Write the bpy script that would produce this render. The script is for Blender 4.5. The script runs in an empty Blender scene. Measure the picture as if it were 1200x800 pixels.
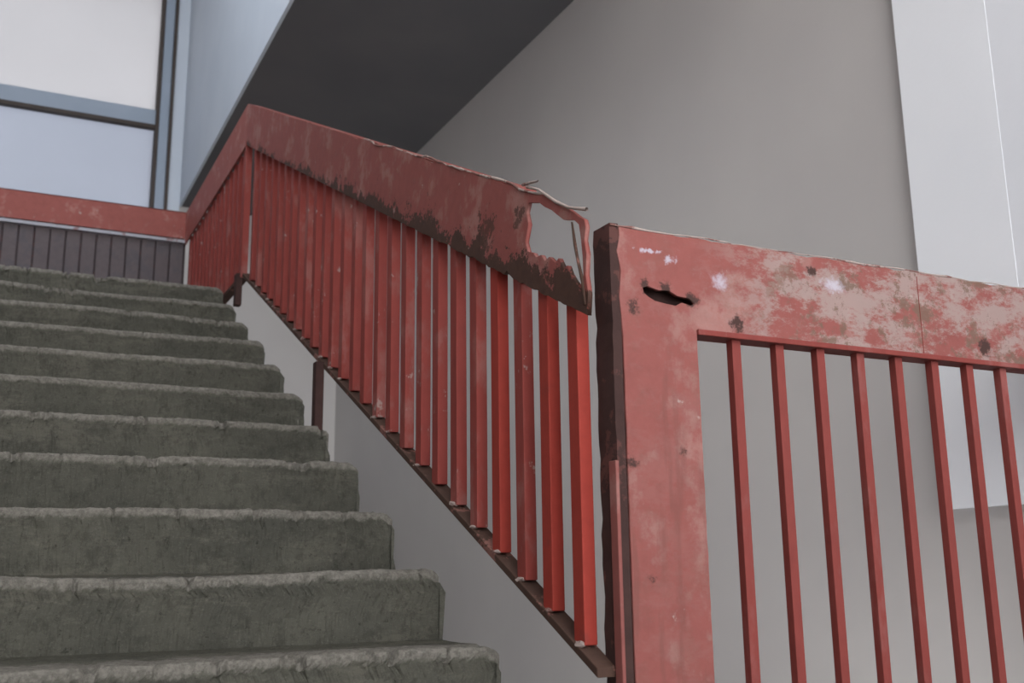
import bpy, bmesh, math, random
from mathutils import Vector, noise, Matrix
random.seed(7)
scene=bpy.context.scene
scene.view_settings.view_transform='Standard'
def lin(c):
    r=[]
    for v in c:
        v/=255.; r.append(v/12.92 if v<=.04045 else ((v+.055)/1.055)**2.4)
    return (*r,1)
# ---------------------------------------------------------------- geometry constants (camera eye = origin)
S=.16/.3244; T=.3244; R=.16; Y0=2.3965; Z0=.0009
ZT=-.1369; ZB=-.3559; ZK=-1.0157
XR=1.016; YP=1.669; PT=.6607; PB=.4663; YC=4.93; YB=6.71
LT=ZT+S*YC; LB=ZB+S*YC; LK=ZK+S*YC
# ---------------------------------------------------------------- material helper
class NT:
    def __init__(s,name):
        s.m=bpy.data.materials.new(name); s.m.use_nodes=True; s.t=s.m.node_tree; s.n=s.t.nodes; s.l=s.t.links
        s.b=s.n["Principled BSDF"]; s.tc=s.n.new('ShaderNodeTexCoord')
    def noise(s,scale,detail=6,rough=.6,vec=None,sc=None,off=(0,0,0)):
        v=vec or s.tc.outputs['Object']
        if sc or any(off):
            mp=s.n.new('ShaderNodeMapping'); mp.inputs['Scale'].default_value=sc or (1,1,1); mp.inputs['Location'].default_value=off
            s.l.new(v,mp.inputs['Vector']); v=mp.outputs[0]
        n=s.n.new('ShaderNodeTexNoise'); n.inputs['Scale'].default_value=scale; n.inputs['Detail'].default_value=detail; n.inputs['Roughness'].default_value=rough
        s.l.new(v,n.inputs['Vector']); return n.outputs['Fac']
    def ramp(s,src,a,b,c0=0.,c1=1.):
        n=s.n.new('ShaderNodeMapRange'); n.interpolation_type='SMOOTHSTEP'
        n.inputs['From Min'].default_value=a; n.inputs['From Max'].default_value=b; n.inputs['To Min'].default_value=c0; n.inputs['To Max'].default_value=c1
        s.l.new(src,n.inputs['Value']); return n.outputs[0]
    def math(s,op,a,b=0.):
        n=s.n.new('ShaderNodeMath'); n.operation=op
        for i,v in enumerate((a,b)):
            if isinstance(v,(int,float)): n.inputs[i].default_value=v
            else: s.l.new(v,n.inputs[i])
        return n.outputs[0]
    def mix(s,fac,a,b):
        n=s.n.new('ShaderNodeMix'); n.data_type='RGBA'
        for sock,v in ((n.inputs[0],fac),(n.inputs[6],a),(n.inputs[7],b)):
            if isinstance(v,(int,float)): sock.default_value=v
            elif isinstance(v,tuple): sock.default_value=v
            else: s.l.new(v,sock)
        return n.outputs[2]
    def xyz(s):
        n=s.n.new('ShaderNodeSeparateXYZ'); s.l.new(s.tc.outputs['Object'],n.inputs[0]); return n.outputs
    def blob(s,p,r0,r1,wob=.02,sc=25,stretch=(1,1,1)):
        mp=s.n.new('ShaderNodeMapping'); mp.inputs['Scale'].default_value=stretch
        s.l.new(s.tc.outputs['Object'],mp.inputs['Vector'])
        v=s.n.new('ShaderNodeVectorMath'); v.operation='DISTANCE'; s.l.new(mp.outputs[0],v.inputs[0]); v.inputs[1].default_value=tuple(a*b for a,b in zip(p,stretch))
        d=s.math('ADD',v.outputs['Value'],s.math('MULTIPLY',s.math('SUBTRACT',s.noise(sc,6,.75),.5),wob*2))
        return s.ramp(d,r0,r1,1.,0.)
    def done(s,col,rough=.6,bump=None,bs=.3,bd=.01,spec=.3):
        s.l.new(col,s.b.inputs['Base Color']) if not isinstance(col,tuple) else setattr(s.b.inputs['Base Color'],'default_value',col)
        if isinstance(rough,float): s.b.inputs['Roughness'].default_value=rough
        else: s.l.new(rough,s.b.inputs['Roughness'])
        s.b.inputs['Specular IOR Level'].default_value=spec
        if bump is not None:
            n=s.n.new('ShaderNodeBump'); n.inputs['Strength'].default_value=bs; n.inputs['Distance'].default_value=bd
            s.l.new(bump,n.inputs['Height']); s.l.new(n.outputs[0],s.b.inputs['Normal'])
        return s.m
RUST=lin((56,38,34)); RUST2=lin((88,60,48)); PALE=lin((172,152,146))
def paint(name,red,fade,fadeamt=.5,pale=.0,rust=.0,edge=None,sc=(1,1,1),extra=None):
    s=NT(name)
    f=s.noise(7,7,.62,sc=sc); g=s.noise(28,6,.65,sc=sc,off=(3,1,2)); h=s.noise(11,8,.7,off=(7,2,5)); fine=s.noise(90,3,.6)
    col=s.mix(s.ramp(s.math('ADD',f,s.math('MULTIPLY',s.math('SUBTRACT',g,.5),.5)),.62-.25*fadeamt,.80-.25*fadeamt),red,fade)
    col=s.mix(s.ramp(g,.35,.75,0,.3),col,tuple(c*.55 for c in red[:3])+(1,))
    if pale>0:
        col=s.mix(s.ramp(s.math('ADD',s.math('MULTIPLY',h,.6),s.math('MULTIPLY',g,.4)),.66-.2*pale,.70-.2*pale,0,.8),col,PALE)
    rm=s.ramp(s.math('ADD',s.math('MULTIPLY',s.noise(9,8,.7,off=(1,9,4)),.7),s.math('MULTIPLY',fine,.3)),.70-.2*rust,.73-.2*rust)
    if edge: rm=s.math('MAXIMUM',rm,edge(s))
    rc=s.mix(s.noise(40,5,.7),RUST,RUST2)
    col=s.mix(rm,col,rc)
    if extra: col=extra(s,col)
    return s.done(col,.68,s.math('SUBTRACT',s.math('MULTIPLY',g,.5),rm),.4,.004,.25)
def edge_stair(s):
    x,y,z=s.xyz()
    h=s.math('SUBTRACT',s.math('SUBTRACT',z,s.math('MULTIPLY',y,S)),ZB)
    w=s.ramp(y,5.0,1.9,.0,.044)
    n=s.math('ADD',s.math('MULTIPLY',s.math('SUBTRACT',s.noise(9,8,.8),.48),.32),s.math('MULTIPLY',s.math('SUBTRACT',s.noise(45,5,.8,off=(1,2,3)),.5),.10))
    m=s.ramp(s.math('SUBTRACT',h,s.math('ADD',w,n)),-.003,.002,1.,0.)
    m2=s.math('MAXIMUM',s.blob((XR,1.78,.555),.05,.053,.08,30),s.blob((XR,1.98,.645),.035,.038,.08,35))
    m3=s.math('MAXIMUM',s.blob((XR,1.97,.77),.022,.026,.05,45),s.blob((XR,2.15,.78),.04,.045,.16,32))
    m4=s.blob((XR,2.5,.93),.02,.025,.16,30)
    return s.math('MAXIMUM',s.math('MAXIMUM',m,m2),s.math('MULTIPLY',s.math('MAXIMUM',m3,m4),.8))
M_stair_rail=paint('peeling_red_rail_paint',lin((144,80,74)),lin((162,114,107)),.5,.22,.24,edge_stair)
M_bal=paint('red_baluster_paint',lin((142,64,58)),lin((156,96,90)),.5,.34,.2,sc=(1,1,.5))
M_bal_bright=paint('bright_red_baluster_paint',lin((156,58,48)),lin((142,62,55)),.2,0,.05)
M_balR=paint('dull_red_baluster_paint',lin((132,62,57)),lin((146,86,82)),.3,.1,.3,sc=(1,1,.4))
def ex_right(s,col):
    x,y,z=s.xyz()
    a=s.math('MULTIPLY',s.ramp(x,1.25,1.5,.1,1),s.ramp(s.noise(8,9,.8,off=(5,5,5),sc=(.8,1,1.6)),.44,.56,0,.7))
    col=s.mix(a,col,lin((160,148,143)))
    b=s.math('MULTIPLY',s.ramp(x,1.3,1.6,.15,1),s.ramp(s.noise(13,9,.8,off=(2,5,9)),.52,.58,0,.85))
    col=s.mix(b,col,lin((112,90,78)))
    for p,r,st in (((1.19,YP,.605),.005,(.6,1,1)),((1.31,YP,.575),.010,(.8,1,1)),((1.62,YP,.60),.010,(.5,1,1)),((1.14,YP,.618),.003,(.25,1,1.5))):
        col=s.mix(s.math('MULTIPLY',s.blob(p,r*.3,r*2.2,.024,60,st),.7),col,lin((190,188,202)))
    for p,r in (((1.125,YP,.545),.006),((1.24,YP,.527),.008),((1.18,YP,.547),.006),((1.10,YP,.50),.004),((1.56,YP,.625),.004),((2.08,YP,.50),.012),((1.35,YP,.49),.01),((1.08,YP,.20),.004),((1.20,YP,.22),.0),((1.12,YP,-.02),.0)):
        col=s.mix(s.blob(p,r,r+.012,.03,55),col,lin((70,48,44)))
    v=s.math('MULTIPLY',s.ramp(s.noise(14,5,.6,sc=(2.2,1,.25),off=(1,1,7)),.50,.66,0,.45),s.ramp(z,.46,.38))
    col=s.mix(v,col,lin((116,74,68)))
    return col
M_right_rail=paint('faded_pink_rail_paint',lin((142,82,77)),lin((160,116,110)),.55,.18,.12,extra=ex_right)
M_post=paint('faded_red_post_paint',lin((138,82,77)),lin((154,108,102)),.6,.2,.12)
M_far=paint('red_landing_rail_paint',lin((154,88,81)),lin((178,126,118)),.4,.3,.05)
M_fardark=paint('dull_brown_slat_paint',lin((100,91,93)),lin((94,89,93)),.6,0,.0)
def rusty(name,a,b,c,amt=.45):
    s=NT(name); n=s.noise(22,8,.7); m=s.noise(9,6,.7,off=(4,4,4))
    col=s.mix(n,lin(a),lin(b)); col=s.mix(s.ramp(m,.62-.2*amt,.66-.2*amt,0,.8),col,lin(c))
    return s.done(col,.85,n,.5,.004,.15)
M_rust=rusty('dark_rusty_iron',(50,38,38),(80,58,54),(96,64,60),.3)
M_bar=rusty('rusty_bottom_bar',(60,46,42),(92,70,60),(140,98,90),.35)
M_flake=rusty('pale_chipped_edge',(150,130,124),(190,178,172),(120,72,66),.5)
M_lip=rusty('pale_blue_lip',(170,168,176),(186,186,194),(140,104,100),.3)
M_slot=rusty('slat_gap_board',(74,66,68),(80,72,74),(96,72,72),.35)  # darker board tone seen in the gaps between slats
# concrete
s=NT('worn_concrete_step')
at=s.n.new('ShaderNodeAttribute'); at.attribute_name='worn'
n1=s.noise(3,6,.65); n2=s.noise(20,10,.85); n3=s.noise(170,4,.9); n4=s.noise(6,10,.85,off=(3,8,1),sc=(.45,1,1.6)); n5=s.noise(55,6,.85,off=(8,1,1))
col=s.mix(s.ramp(n1,.3,.7),lin((90,90,83)),lin((105,104,95)))
col=s.mix(s.ramp(n4,.50,.58,0,.5),col,lin((122,119,109)))
col=s.mix(s.ramp(n2,.50,.58,0,.55),col,lin((76,76,70)))
col=s.mix(s.ramp(n5,.60,.63,0,.65),col,lin((50,50,46)))
col=s.mix(s.ramp(n3,.57,.61,0,.25),col,lin((146,143,134)))
wm=s.ramp(s.math('ADD',at.outputs['Fac'],s.math('MULTIPLY',s.math('SUBTRACT',n2,.5),1.6)),.35,.65,0,.8)
col=s.mix(wm,col,s.mix(s.ramp(n5,.4,.6),lin((156,152,144)),lin((124,121,114))))
M_conc=s.done(col,1.,s.math('ADD',n2,s.math('MULTIPLY',n5,.8)),.8,.012,.03)
def plaster(name,a,b,rough=.9,bs=.1):
    s=NT(name); n=s.noise(1.1,4,.5); f=s.noise(60,4,.6)
    return s.done(s.mix(s.ramp(n,.3,.7),lin(a),lin(b)),rough,f,bs,.003,.1)
M_wall=plaster('grey_wall_plaster',(192,188,186),(199,195,192))
M_white=plaster('white_wall_tone',(246,248,252),(240,243,248))  # palest tone, for the raised panel on the right wall
M_white2=plaster('offwhite_wall_tone',(240,242,247),(234,237,243))
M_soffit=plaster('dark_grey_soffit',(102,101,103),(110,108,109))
M_fascia=plaster('pale_blue_fascia',(212,219,228),(204,212,222))
M_sprl=plaster('dark_spandrel_paint',(94,92,100),(100,97,104))
M_floor=plaster('grey_floor_concrete',(96,96,92),(110,108,104))
M_frame=plaster('blue_grey_window_frame',(160,172,186),(172,182,196),.5)
M_framed=plaster('dark_window_gasket',(80,72,68),(92,86,82),.7)
def pane(name,c,e):
    s=NT(name); n=s.noise(1.2,3,.5)
    col=s.mix(n,lin(c),tuple(v*.93 for v in lin(c)[:3])+(1,))
    tr=s.n.new('ShaderNodeBsdfTranslucent'); s.l.new(col,tr.inputs[0])
    s.done(col,.35,None,spec=.4)
    mx=s.n.new('ShaderNodeMixShader'); mx.inputs[0].default_value=e
    s.l.new(s.b.outputs[0],mx.inputs[1]); s.l.new(tr.outputs[0],mx.inputs[2]); s.l.new(mx.outputs[0],s.n['Material Output'].inputs['Surface'])
    return s.m
M_pane=pane('frosted_glazing',(180,183,190),.6)
M_pane2=pane('clear_bright_glazing',(196,195,196),.62)
# ---------------------------------------------------------------- mesh helpers
def add_obj(name,me,mat,parent=None,smooth=False):
    o=bpy.data.objects.new(name,me); scene.collection.objects.link(o)
    for m in (mat if isinstance(mat,(list,tuple)) else [mat]): me.materials.append(m)
    if parent: o.parent=parent
    if smooth:
        for p in me.polygons: p.use_smooth=True
    return o
def empty(name,loc=(0,0,0)):
    o=bpy.data.objects.new(name,None); scene.collection.objects.link(o); o.empty_display_size=.1; return o
def bm_box(bm,x0,x1,y0,y1,z0,z1,shear=0.,mi=0,dx=0.,dy=0.):
    vs=[]
    for z in (0,1):
        for (x,y) in ((x0,y0),(x1,y0),(x1,y1),(x0,y1)):
            vs.append(bm.verts.new((x+dx*z,y+dy*z,(z1 if z else z0)+shear*(y-(y0+y1)/2))))
    fs=[(3,2,1,0),(4,5,6,7),(0,1,5,4),(1,2,6,5),(2,3,7,6),(3,0,4,7)]
    r=[]
    for f in fs:
        fc=bm.faces.new([vs[i] for i in f]); fc.material_index=mi; r.append(fc)
    return r
def bm_obj(name,bm,mat,parent=None,bevel=0.,seg=2):
    me=bpy.data.meshes.new(name); bm.normal_update(); bm.to_mesh(me); bm.free()
    o=add_obj(name,me,mat,parent)
    if bevel:
        b=o.modifiers.new('Bevel','BEVEL'); b.width=bevel; b.segments=seg; b.limit_method='ANGLE'
    return o
def box(name,x0,x1,y0,y1,z0,z1,mat,parent=None,bevel=0.,shear=0.):
    bm=bmesh.new(); bm_box(bm,x0,x1,y0,y1,z0,z1,shear); return bm_obj(name,bm,mat,parent,bevel)
def plate(name,loops,thick,fmap,mat,parent=None):
    cu=bpy.data.curves.new(name+'_c','CURVE'); cu.dimensions='2D'; cu.fill_mode='BOTH'; cu.extrude=thick/2
    for L in loops:
        sp=cu.splines.new('POLY'); sp.points.add(len(L)-1); sp.use_cyclic_u=True
        for p,(a,b) in zip(sp.points,L): p.co=(a,b,0,1)
    o=bpy.data.objects.new('tmp',cu); scene.collection.objects.link(o)
    bpy.context.view_layer.update()
    me=bpy.data.meshes.new_from_object(o.evaluated_get(bpy.context.evaluated_depsgraph_get()))
    bpy.data.objects.remove(o)
    for v in me.vertices: v.co=Vector(fmap(*v.co))
    bm=bmesh.new(); bm.from_mesh(me); bmesh.ops.remove_doubles(bm,verts=bm.verts,dist=1e-5); bmesh.ops.recalc_face_normals(bm,faces=bm.faces); bm.to_mesh(me); bm.free()
    me.name=name; me.materials.clear()
    return add_obj(name,me,mat,parent)
def tube(name,pts,r,mat,parent=None,res=2):
    cu=bpy.data.curves.new(name,'CURVE'); cu.dimensions='3D'; cu.bevel_depth=r; cu.bevel_resolution=res
    sp=cu.splines.new('POLY'); sp.points.add(len(pts)-1)
    for p,c in zip(sp.points,pts): p.co=(*c[:3],1); p.radius=c[3] if len(c)>3 else 1
    cu.materials.append(mat); o=bpy.data.objects.new(name,cu); scene.collection.objects.link(o)
    if parent:o.parent=parent
    return o
def nz(a,b=0.,c=0.): return noise.noise(Vector((a,b,c)))
# ---------------------------------------------------------------- concrete staircase
prof=[]
for n in range(-2,10):
    y=Y0+n*T; z=Z0+n*R
    for k,(dy,dz,w) in enumerate(((.012,-.158,0),(.011,-.13,0),(.010,-.10,0),(.009,-.075,0),(.007,-.050,.05),(.005,-.030,.3),(.003,-.018,.6),(.004,-.008,.85),(.010,-.002,1),(.022,0,1),(.05,-.001,1),(.12,-.002,.6),(.22,-.002,.3),(.30,-.002,0))):
        prof.append((y+dy,z+dz,w,n,k))
yl,zl=prof[-1][0],prof[-1][1]
for yy in (5.8,6.2,6.6,6.85): prof.append((yy,zl,0,9,20))
NX=520; XL=-1.19; XE=1.0
me_v=[];me_f=[];worn=[]
np_=len(prof)
for i,(y,z,w,n,k) in enumerate(prof):
    xe=XE+.018*nz(n*3.7,k*.35)+.012*nz(n*1.3,k*.9,5)-(.006 if 5<=k<=9 else 0)
    for j in range(NX+1):
        t=j/NX; x=XL+(xe-XL)*t
        f1=noise.fractal(Vector((x*5,n*5.1,z*4)),.6,2.,5); f2=noise.fractal(Vector((x*40,y*40,z*40)),.4,2.,4)
        chip=max(0.,noise.fractal(Vector((x*13,n*9.7,3)),.5,2,5)-.42)
        if k<=4: yy=y+.004*f2+.003*f1; zz=z
        elif k<=9: yy=y+.002*f1+.004*f2+.03*chip; zz=z+.0028*f1+.0025*f2-.028*chip*(1 if k>=6 else .3)+.010*nz(x*1.6,n*2.3,9)
        elif k<=11: yy=y; zz=z+.002*f1+.002*f2+.010*nz(x*1.6,n*2.3,9)-.008*chip
        else: yy=y; zz=z+.002*f2
        if k in(6,7,8,9,10):
            d=max(0,(x-(xe-.035))/.035); zz-=.017*d*d; yy+=.012*d*d
        me_v.append((x,yy,zz)); worn.append(w)
for i in range(np_-1):
    for j in range(NX):
        a=i*(NX+1)+j; me_f.append((a,a+1,a+NX+2,a+NX+1))
base=len(me_v)
for i,(y,z,w,n,k) in enumerate(prof):
    zz=min(S*(y-Y0)+Z0-.36, Z0+9*R-.22)
    me_v.append((XE-.01,y,zz)); me_v.append((XL,y,zz)); worn+=[0,0]
for i in range(np_-1):
    e=i*(NX+1)+NX; b=base+2*i
    me_f.append((e,b,b+2,e+NX+1)); me_f.append((b,b+1,b+3,b+2))
me=bpy.data.meshes.new('concrete_staircase'); me.from_pydata(me_v,[],me_f)
a=me.attributes.new('worn','FLOAT','POINT')
for i,w in enumerate(worn): a.data[i].value=w
add_obj('concrete_staircase',me,M_conc,smooth=False)
# ---------------------------------------------------------------- stair railing
SR=empty('stair_railing')
fm=lambda a,b,c:(XR-.006+c,a,b)
top=[];bot=[]
y=1.71
while y<YC:
    j=.004*nz(y*30)+.003*nz(y*90)
    rag=-.018*max(0,nz(y*9,3)) if y<3.2 else 0
    sag=-.022*max(0,(1.86-y)/.16)
    top.append((y,ZT+S*y+j+rag+sag)); y+=.02
top.append((YC,LT))
y=YC
while y>1.70:
    near=max(0,(3.6-y)/1.9)
    bot.append((y,ZB+S*y+.004*nz(y*40)*near+(.016*max(0,nz(y*17,6))+.008*nz(y*50,2))*near)); y-=.016
loop=[(1.688,.478),(1.682,.52),(1.690,.56),(1.684,.60),(1.692,.63),(1.684,.655),(1.690,.672)]+top+bot
hole=[(1.925,.784),(1.936,.765),(1.926,.735),(1.943,.70),(1.932,.675),(1.905,.664),(1.893,.651),(1.87,.650),(1.855,.632),(1.835,.636),(1.81,.616),(1.795,.622),(1.775,.594),(1.76,.597),(1.75,.578),(1.735,.56),(1.722,.548),(1.706,.52),(1.697,.54),(1.699,.60),(1.704,.64),(1.710,.668),(1.73,.684),(1.77,.696),(1.80,.718),(1.82,.733),(1.85,.750),(1.875,.768),(1.90,.776)]
plate('top_rail_plate',[loop,hole],.010,fm,M_stair_rail,SR)
bm=bmesh.new(); bm_box(bm,XR-.004,XR+.05,2.0,YC,(ZT+S*(2.0+YC)/2)-.006,(ZT+S*(2.0+YC)/2),S); bm_obj('top_rail_flange',bm,M_stair_rail,SR)
bm=bmesh.new(); bm_box(bm,XR+.0,XR+.045,1.98,YC,(ZB+S*(1.98+YC)/2)+.001,(ZB+S*(1.98+YC)/2)+.007,S); bm_obj('lower_rail_flange',bm,M_rust,SR)
pts=[]
y=1.86
while y<3.1:
    pts.append((XR-.010+.010*nz(y*8),y,ZT+S*y+.002+.012*nz(y*7,2)+.004*nz(y*35),.4+.6*abs(nz(y*20,7))*2)); y+=.025
tube('frayed_top_strip',pts,.0042,M_flake,SR)
tube('loose_strip',[(XR-.01,1.93,.822,1),(XR-.014,1.87,.795,.7),(XR-.012,1.80,.745,1),(XR-.015,1.74,.712,.8),(XR-.01,1.68,.690,1)],.004,M_flake,SR)
tube('bent_strip',[(XR-.01,1.95,.834,1),(XR-.014,1.90,.822,.8),(XR-.018,1.865,.812,.5)],.004,M_flake,SR)
tube('twisted_strip',[(XR-.012,1.735,.68,.6),(XR-.014,1.722,.63,1),(XR-.016,1.708,.59,.9),(XR-.012,1.70,.55,1.1),(XR-.010,1.694,.50,1)],.0036,M_bar,SR)
bm=bmesh.new(); k=0; y=1.772
while y<YC-.06:
    jx=.003*nz(k*1.7); mi=1 if k in(0,1,3) else 0
    zt=ZB+S*y+.022; zb=ZK+S*y+.004
    bm_box(bm,XR+.002+jx,XR+.030+jx,y-.020,y+.020,zb,zt,0,mi,dx=.003*nz(k*2.1,4),dy=.006*nz(k*3.3,1)); k+=1; y+=.1195
bm_obj('balusters',bm,[M_bal,M_bal_bright],SR,.002)
bm=bmesh.new(); ym=(1.70+YC)/2
bm_box(bm,XR-.004,XR+.038,1.70,YC,ZK+S*ym-.014,ZK+S*ym+.004,S)
bm_obj('bottom_bar',bm,M_bar,SR,.002)
bm=bmesh.new(); y=1.772;k=0
while y<YC-.06:
    if random.random()<.45:
        m=Matrix.Translation((XR+.004,y+.01*random.random(),ZK+S*y+.006))@Matrix.Diagonal((.008,.022,.005+.003*random.random(),1))
        bmesh.ops.create_icosphere(bm,subdivisions=2,radius=1,matrix=m)
    y+=.1195
for v in bm.verts: v.co+=Vector((nz(v.co.y*90,v.co.z*90),nz(v.co.z*90,3),nz(v.co.y*80,7)))*.006
bm_obj('weld_flakes',bm,M_flake,SR)
box('corner_upright',XR-.012,XR+.02,YC-.010,YC+.010,LK-.02,LB+.02,M_bal,SR,.002)
bm=bmesh.new()
bm_box(bm,XR-.03,XR+.0,3.50,3.54,.46,ZK+S*3.52,0)
bm_box(bm,XR-.03,XR+.0,YC-.0,YC+.05,1.26,LK,0)
bm_obj('support_feet',bm,M_rust,SR,.002)
# ---------------------------------------------------------------- landing railing (level part + far return)
LR=empty('landing_railing')
box('side_rail_plate',XR-.011,XR-.001,YC,YB,LB,LT,M_far,LR,.001)
box('side_rail_flange',XR-.001,XR+.045,YC,YB,LT-.006,LT,M_far,LR)
box('side_bottom_bar',XR-.004,XR+.036,YC,YB,LK-.014,LK+.004,M_bar,LR)
bm=bmesh.new(); y=YC+.10
while y<YB-.03:
    bm_box(bm,XR+.002,XR+.030,y-.020,y+.020,LK,LB+.02); y+=.1195
bm_obj('side_balusters',bm,M_bal,LR,.002)
box('back_rail_plate',-1.2,XR,YB,YB+.01,2.115,LT,M_far,LR,.001)
box('back_rail_flange',-1.2,XR,YB,YB+.05,LT-.006,LT,M_far,LR)
box('back_rail_lip',-1.2,XR,YB-.008,YB+.03,2.086,2.104,M_lip,LR,.001)
bm=bmesh.new(); x=-1.15
while x<XR-.02:
    bm_box(bm,x-.039,x+.039,YB+.018,YB+.030,1.44,2.12); x+=.088
bm_obj('back_slats',bm,M_fardark,LR,.003)
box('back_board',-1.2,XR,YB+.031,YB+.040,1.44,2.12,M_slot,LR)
# ---------------------------------------------------------------- right guard railing with the wide post
GR=empty('guard_railing')
x0,x1=1.072,2.57
fr=lambda a,b,c:(a,YP+.005+c,b)
top=[];x=x0
while x<x1:
    top.append((x,PT+.003*nz(x*30)+.002*nz(x*90)-.010*max(0,nz(x*12,4)))); x+=.015
top.append((x1,PT))
pr=[]; z=PB-.02
while z>-.47: pr.append((1.2475+.0015*nz(z*25),z)); z-=.03
pl=[]; z=-.46
while z<.45: pl.append((x0+.002+.002*nz(z*22,4),z)); z+=.03
loop=[(x0,PB),(x0-.004,.52),(x0+.002,.57),(x0-.006,.61),(x0+.001,.64)]+top+[(x1,PB),(1.2475,PB)]+pr+[(1.2475,-.48),(1.074,-.48)]+pl
hole=[(1.122,.541),(1.135,.546),(1.16,.540),(1.185,.542),(1.205,.533),(1.232,.531),(1.247,.522),(1.238,.516),(1.215,.520),(1.20,.512),(1.175,.514),(1.15,.517),(1.135,.524),(1.126,.53)]
plate('guard_rail_and_post_plate',[loop,hole],.010,fr,M_right_rail,GR)
box('guard_rail_backing',1.10,1.28,YP+.035,YP+.045,.49,.56,M_rust,GR)
box('guard_rail_flange',x0+.02,x1,YP+.008,YP+.06,PT-.014,PT-.008,M_right_rail,GR)
box('guard_lower_lip',1.248,x1,YP-.006,YP+.045,PB-.010,PB+.002,M_balR,GR,.002)
box('rail_seam',1.8765,1.878,YP-.001,YP+.002,PB+.004,PT-.01,M_balR,GR)
pts=[];x=x0-.02
while x<x1:
    pts.append((x,YP+.0,PT+.001+.004*nz(x*9)+.002*nz(x*33,2),.3+1.2*abs(nz(x*14,7)))); x+=.025
tube('chipped_top_edge',pts,.0032,M_flake,GR)
bm=bmesh.new(); nseg=40
prev=None
for i in range(nseg+1):
    z=-.48+(PT+.006+.48)*i/nseg; jy=.006*nz(z*14)+.004*nz(z*50); jx=.003*nz(z*20,5)
    ring=[bm.verts.new(p) for p in ((1.052+jx,YP+.004,z),(1.071,YP+.002,z),(1.071,YP+.07+jy,z),(1.052+jx,YP+.066+jy,z))]
    if prev:
        for a in range(4): bm.faces.new((prev[a],prev[(a+1)%4],ring[(a+1)%4],ring[a]))
    else: bm.faces.new(ring[::-1])
    prev=ring
bm.faces.new(prev); bm_obj('post_rusty_side',bm,M_rust,GR)
box('post_inner_face',1.232,1.2465,YP+.011,YP+.07,-.48,PB,M_post,GR)
box('post_rear_box',1.10,1.232,YP+.055,YP+.07,-.48,PT-.02,M_rust,GR)
box('post_side_paint',1.048,1.056,YP+.003,YP+.028,-.48,.20,M_post,GR,.002)
bm=bmesh.new(); k=0; x=1.352
while x<2.55:
    bm_box(bm,x-.011,x+.011,YP+.008,YP+.028,-.40,PB-.005,dx=.003*nz(k*2.2),dy=.0); k+=1; x+=.1133
bm_obj('guard_balusters',bm,M_balR,GR,.0015)
box('guard_bottom_bar',1.2475,x1,YP,YP+.04,-.42,-.40,M_bar,GR,.002)
# ---------------------------------------------------------------- room
box('wall_right',2.6,2.8,-3,8.8,-3.4,5.2,M_wall)
box('wall_left',-1.4,-1.2,-3,8.8,-3.4,5.2,M_wall)
box('pale_panel_1',2.57,2.602,1.93,2.275,.163,4.2,M_white)  # raised panel, paler than the wall around it
box('pale_panel_2',2.571,2.602,.9,1.93,.163,4.2,M_white2)
box('floor',-1.2,2.6,-3,1.76,-.68,-.48,M_floor)
box('stairwell_floor',-1.2,2.6,1.76,8.6,-3.4,-3.2,M_floor)
SL=empty('upper_stair_slab')
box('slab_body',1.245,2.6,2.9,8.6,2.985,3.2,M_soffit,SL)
box('slab_fascia',1.225,1.245,2.9,8.6,2.98,5.2,M_fascia,SL)
box('ceiling',-1.2,2.6,-3,8.8,5.2,5.4,M_wall)
box('wall_back',-1.2,2.6,8.6,8.8,-3.4,2.58,M_wall)
box('trim_3',-1.2,1.0,8.585,8.6,1.6,2.58,M_sprl)
box('wall_back_side',1.225,2.6,8.6,8.8,2.58,5.2,M_wall)
box('wall_back_upper',-1.2,1.225,8.68,8.8,4.9,5.2,M_wall)
W=empty('window_1')
box('pane_lower',-1.2,1.0,8.64,8.65,2.60,3.70,M_pane,W)
box('pane_upper',-1.2,1.0,8.64,8.65,3.75,4.95,M_pane2,W)
box('transom',-1.2,1.0,8.58,8.66,3.655,3.79,M_frame,W,.006)
box('transom_gasket',-1.2,1.0,8.57,8.63,3.622,3.655,M_framed,W)
box('jamb_dark',.995,1.02,8.54,8.66,2.62,4.9,M_framed,W)
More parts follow.
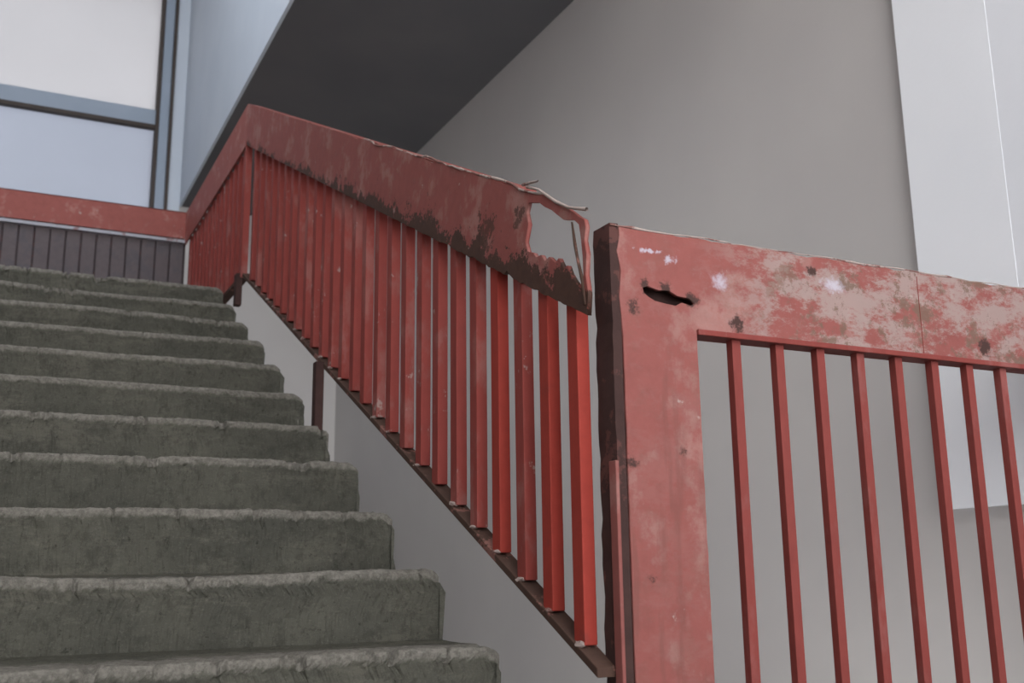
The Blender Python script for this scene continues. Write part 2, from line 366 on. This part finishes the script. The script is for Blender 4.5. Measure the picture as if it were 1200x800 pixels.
box('jamb_light',1.02,1.10,8.56,8.66,2.62,4.9,M_frame,W,.006)
box('jamb_pipe',1.10,1.125,8.54,8.66,2.62,4.9,M_framed,W)
box('jamb_outer',1.125,1.225,8.57,8.66,2.62,5.2,M_fascia,W)
box('sill',-1.2,1.225,8.5,8.66,2.58,2.62,M_frame,W)
# ---------------------------------------------------------------- light
w=bpy.data.worlds.new('World'); scene.world=w; w.use_nodes=True
w.node_tree.nodes['Background'].inputs[0].default_value=(.96,.97,1,1); w.node_tree.nodes['Background'].inputs[1].default_value=4.4
def area(name,loc,tgt,size,e,col):
    l=bpy.data.lights.new(name,'AREA'); l.shape='RECTANGLE'; l.size,l.size_y=size; l.energy=e; l.color=col
    o=bpy.data.objects.new(name,l); scene.collection.objects.link(o); o.location=loc
    o.rotation_euler=(Vector(tgt)-Vector(loc)).to_track_quat('-Z','Y').to_euler(); return o
area('fill_behind',(.2,-2.6,2.4),(1.6,3.5,.4),(2.4,2.4),50,(1,.98,.95))  # fill light added behind the camera for highlights, no fixture modelled
area('stairwell_fill',(-.9,4.6,4.6),(1.7,6.6,1.0),(1.6,1.6),62,(.84,.91,1))  # unseen fill added out of frame to brighten the back wall and stairwell
# ---------------------------------------------------------------- camera
pi_,ya,ro=.2152,.4631,-.0130
cp,sp=math.cos(pi_),math.sin(pi_); cy,sy=math.cos(ya),math.sin(ya)
F=Vector((sy*cp,cy*cp,sp)); R0=Vector((cy,-sy,0)); U0=R0.cross(F)
Rv=R0*math.cos(ro)+U0*math.sin(ro); Uv=-R0*math.sin(ro)+U0*math.cos(ro)
m=Matrix((Rv,Uv,-F)).transposed().to_4x4()
cam=bpy.data.cameras.new('Camera'); co=bpy.data.objects.new('Camera',cam); scene.collection.objects.link(co)
co.matrix_world=m; cam.sensor_width=36; cam.sensor_fit='HORIZONTAL'; cam.lens=1228.64*36/1200; cam.clip_start=.05
cam.dof.use_dof=True; cam.dof.focus_distance=2.4; cam.dof.aperture_fstop=5.0
scene.camera=co
